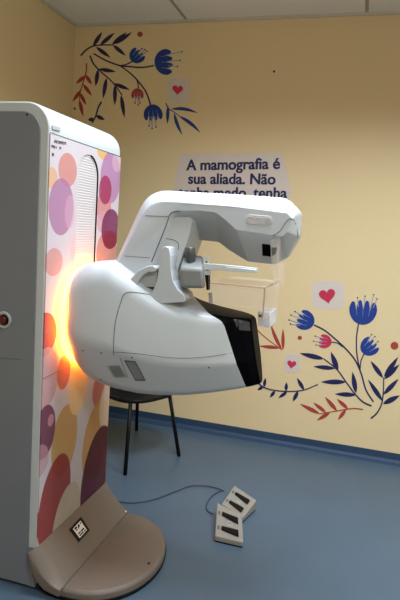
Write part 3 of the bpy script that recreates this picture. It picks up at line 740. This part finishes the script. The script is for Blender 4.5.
dot((140, 34.2), 2.7, R_, 'rust dot near the ceiling beside the topmost leaf sprig')
dot((74.6, 108.6), 1.3, R_, 'tiny rust dot in the corner just above the cabinet')
heart((177.6, 89.6), 5.4, .1, (168, 78, 190, 103), 'red heart on a pale patch beside the upper blue flowers')
sprig([(165.6, 103), (169, 109), (174, 112), (180, 116.5)], [((168, 106), (167.4, 123.6), 1.6), ((171, 109), (197.6, 113), 1.6, -2.), ((174, 113), (182.4, 135), 1.6, 1.), ((179, 116), (200.4, 133), 1.7, -1.5)], B_, 1.6, 'blue sprig of four long leaves under the upper heart', .5)
# lower group
t = thing('flower_decal', 'lower bunch of three blue and one pink flowers at the right of the wall', 'wall decal', centre([(345, 345)]), 'painted flower bunches on the wall')
stroke([(314, 325), (324, 330), (334, 338), (346, 349), (355, 360), (361, 373), (366, 390), (373.5, 402)], .75, 'stem', N_, t, .0007)
stroke([(358.5, 324), (356.5, 338), (357, 355), (360.5, 372)], .65, 'stem', N_, t, .0008)
stroke([(364, 354), (361, 361), (360, 370)], .6, 'stem', N_, t, .0009)
stroke([(331, 342), (337, 343), (343, 347)], .5, 'stem', N_, t, .001)
flower(t, (305.5, 320.5), 9.5, 10, -2.75, B_, [(289, 320), (291, 315), (295, 311.5), (290.5, 324)])
flower(t, (363, 312), 13.5, 14, -1.5, B_, [(357.5, 297.5), (365, 296.2), (373.7, 294.8), (377, 299)], 4)
flower(t, (369, 347), 9.2, 9.5, -.7, B_, [(371.6, 334.6), (375, 336.5), (378, 341.5)])
flower(t, (325, 341.5), 7, 7, -2.95, M['rose'], [(315, 336), (313.5, 341), (316, 345)])
dot((299.8, 337.8), 2.1, R_, 'small rust dot beside the leftmost lower blue flower')
dot((394.5, 345.8), 3.9, R_, 'large rust dot at the right edge above the navy leaves')
heart((327.3, 295.6), 8.2, -.15, (312, 281, 344, 309), 'largest red heart, on a pale patch above the lower flowers')
heart((291.6, 364.2), 4.6, .15, (284.5, 354.5, 300, 372.5), 'small red heart low on the wall beside the black arm cover')
sprig([(371.5, 406), (363, 402), (355, 394), (346, 382), (337, 369.6), (324, 359)], [((324, 359), (299.7, 353.3), 2.4), ((338, 371), (331, 352), 2.6), ((335, 368.5), (313.4, 366.5), 2.1), ((356, 393), (352.5, 372), 2.4), ((346, 382), (321, 382), 2.4), ((356, 395), (335, 394), 2.2)], N_, 2.3, 'large navy leaf sprig rising left under the pink flower', .8)
sprig([(371, 418.5), (377, 413), (381.6, 404), (383.3, 392), (383.8, 377.5)], [((384, 377), (398.2, 357), 2.4), ((384.5, 379), (399.3, 364.5), 2.4), ((383, 378), (370.6, 361), 2.2), ((382.5, 401), (368, 379.6), 2.2), ((383.5, 394.5), (398.5, 379), 2.3), ((383, 404), (399.8, 395.5), 2.6)], N_, 2.3, 'navy leaf sprig standing upright at the far right of the wall', .8)
sprig([(363, 409.5), (354, 408.5), (345, 409.5), (334, 411.5), (320, 413.8)], [((320, 414), (300, 404), 1.9), ((326, 412.5), (313.4, 402.7), 1.7), ((337, 411), (325, 397), 1.9), ((348, 409), (337, 399), 1.8), ((330, 412.5), (317, 420.5), 1.8), ((346, 409.5), (338, 420), 1.8)], R_, 1.8, 'rust red leaf sprig lying low above the baseboard at right', .6)
sprig([(257, 382.5), (264, 387.5), (275, 390.5), (290, 391.5), (304, 390), (318, 384.5)], [((264, 387), (265.5, 378), 1.5), ((263, 387), (257.5, 390), 1.5), ((275, 391), (270, 397.5), 1.6), ((286, 391), (286.5, 382.5), 1.6), ((287, 392), (278.5, 398), 1.6), ((304, 390), (297, 378), 1.8), ((298, 391.5), (293, 401.5), 1.9)], N_, 1.7, 'navy sprig of short leaves low on the wall right of the black cover', .7)
sprig([(256, 329), (266, 338), (282, 350)], [((282, 350), (270.5, 323.5), 1.7, -1.), ((283, 350), (283, 329), 1.6), ((280, 348), (259, 346), 1.7)], M['rust'], 1.7, 'rust red sprig beside the end of the machine arm', .5)

# wall lettering
def text_mesh(s, size):
    cu = bpy.data.curves.new('t', 'FONT'); cu.body = s; cu.size = size; cu.extrude = .0004; cu.offset = .0022*size/.1
    o = bpy.data.objects.new('t', cu); COL.objects.link(o); dg = bpy.context.evaluated_depsgraph_get(); dg.update()
    me = bpy.data.meshes.new_from_object(o.evaluated_get(dg)); bpy.data.objects.remove(o)
    v = [tuple(p.co) for p in me.vertices]; f = [list(p.vertices) for p in me.polygons]; n = len(v)     # bolder strokes
    m2 = bpy.data.meshes.new('t'); m2.from_pydata(v+[(x+.0022, y, z+.0001) for x, y, z in v], [], f+[[i+n for i in q] for q in f]); return m2
def split_words(me, parent, gap):
    """one mesh per word"""
    nb = {i: [] for i in range(len(me.vertices))}
    for e in me.edges: a, b = e.vertices; nb[a].append(b); nb[b].append(a)
    seen = set(); isl = []
    for i in nb:
        if i in seen: continue
        st = [i]; comp = []; seen.add(i)
        while st:
            a = st.pop(); comp.append(a)
            for b in nb[a]:
                if b not in seen: seen.add(b); st.append(b)
        x = [me.vertices[k].co.x for k in comp]; isl.append((min(x), max(x), comp))
    isl.sort(key=lambda t: t[0]); words = []; end = None
    for x0, x1, comp in isl:
        if end is None or x0-end > gap: words.append([]); end = x1
        words[-1] += comp; end = max(end, x1)
    for wv in words:
        ix = {k: q for q, k in enumerate(wv)}; m2 = bpy.data.meshes.new('word')
        m2.from_pydata([tuple(me.vertices[k].co) for k in wv], [], [[ix[v] for v in p.vertices] for p in me.polygons if p.vertices[0] in ix])
        m2.materials.append(M['navy']); o = bpy.data.objects.new('word', m2); COL.objects.link(o); o.parent = parent
txt = thing('wall_lettering', 'navy Portuguese lettering on a pale patch above the machine arm', 'wall lettering', centre([(233, 180)]))
q = [(180, 153), (284, 153), (290, 200), (176, 200)]
flat([(p.x, p.y) for p in fillet([Vector(a) for a in ((180, 154), (283, 152.5), (290, 187), (290, 215), (174, 215), (174, 187))], [6, 6, 4, 3, 3, 4], 4)], 'backing', M['lilac'], txt, 0., .0006)
for s, (u0, v0), (u1, v1) in (('A mamografia é', (186, 170.2), (280, 168.6)), ('sua aliada. Não', (188, 183.6), (275.5, 184.2)), ('tenha medo, tenha', (178, 197.2), (287, 198))):
    me = text_mesh(s, .1); xs = [v.co.x for v in me.vertices]; a = wp(u0, v0, .001); b = wp(u1, v1, .001); L = (b-a).length
    sc_ = L/(max(xs)-min(xs)); ang = math.atan2(b.z-a.z, b.x-a.x); base = txt.location
    zf = .052*1.0
    for v in me.vertices:
        x, y, z = (v.co.x-min(xs))*sc_, v.co.y*sc_, v.co.z
        v.co = Vector((a.x+x*math.cos(ang)-y*math.sin(ang), a.y-z, a.z+x*math.sin(ang)+y*math.cos(ang)))-base
    split_words(me, txt, .4*(max(xs)-min(xs))*sc_/len(s))
# nail
p = wp(274.5, 72); nl = MB().disc_stack((p.x, YW, p.z), (0, -1, -.1), [(0, .0035), (.022, .0035), (.022, .008), (.025, .007)], 0, 10).build('nail', M['black'])
tag(nl, 'black nail in the bare yellow wall right of the upper flowers', 'nail')

# ------------------------------------------------------------------ lights
def area(name, loc, size, power, col=(1, .95, .88), rot=(0, 0, 0)):
    l = bpy.data.lights.new(name, 'AREA'); l.shape = 'RECTANGLE'; l.size, l.size_y = size; l.energy = power; l.color = col; l.spread = math.radians(142)
    o = bpy.data.objects.new(name, l); COL.objects.link(o); o.location = loc; o.rotation_euler = rot; return o
LC = (.83, .935, 1)
area('ceiling_lamp', (-.55, 2.1, ZC-.01), (.7, .7), 32, LC)
area('ceiling_lamp', (1.1, 2.3, ZC-.01), (1.2, .6), 38, LC)
o = area('ceiling_lamp', (.5, .1, ZC-.01), (1.2, .6), 40, LC); o.data.spread = math.radians(165)
o = area('added_front_fill', (.9, YB+.02, 1.75), (2.2, 1.3), 24, (.86, .95, 1), (PI/2, 0, PI)); o.data.spread = PI  # added fill light, no window built; brightens camera-side faces and ceiling
w = bpy.data.worlds.new('world'); bpy.context.scene.world = w; w.use_nodes = True
w.node_tree.nodes['Background'].inputs[0].default_value = (.6, .7, .85, 1); w.node_tree.nodes['Background'].inputs[1].default_value = .2
sc_ = bpy.context.scene
sc_.view_settings.view_transform = 'Standard'; sc_.view_settings.look = 'None'; sc_.view_settings.gamma = 1; sc_.view_settings.exposure = .28
sc_.view_settings.use_curve_mapping = False
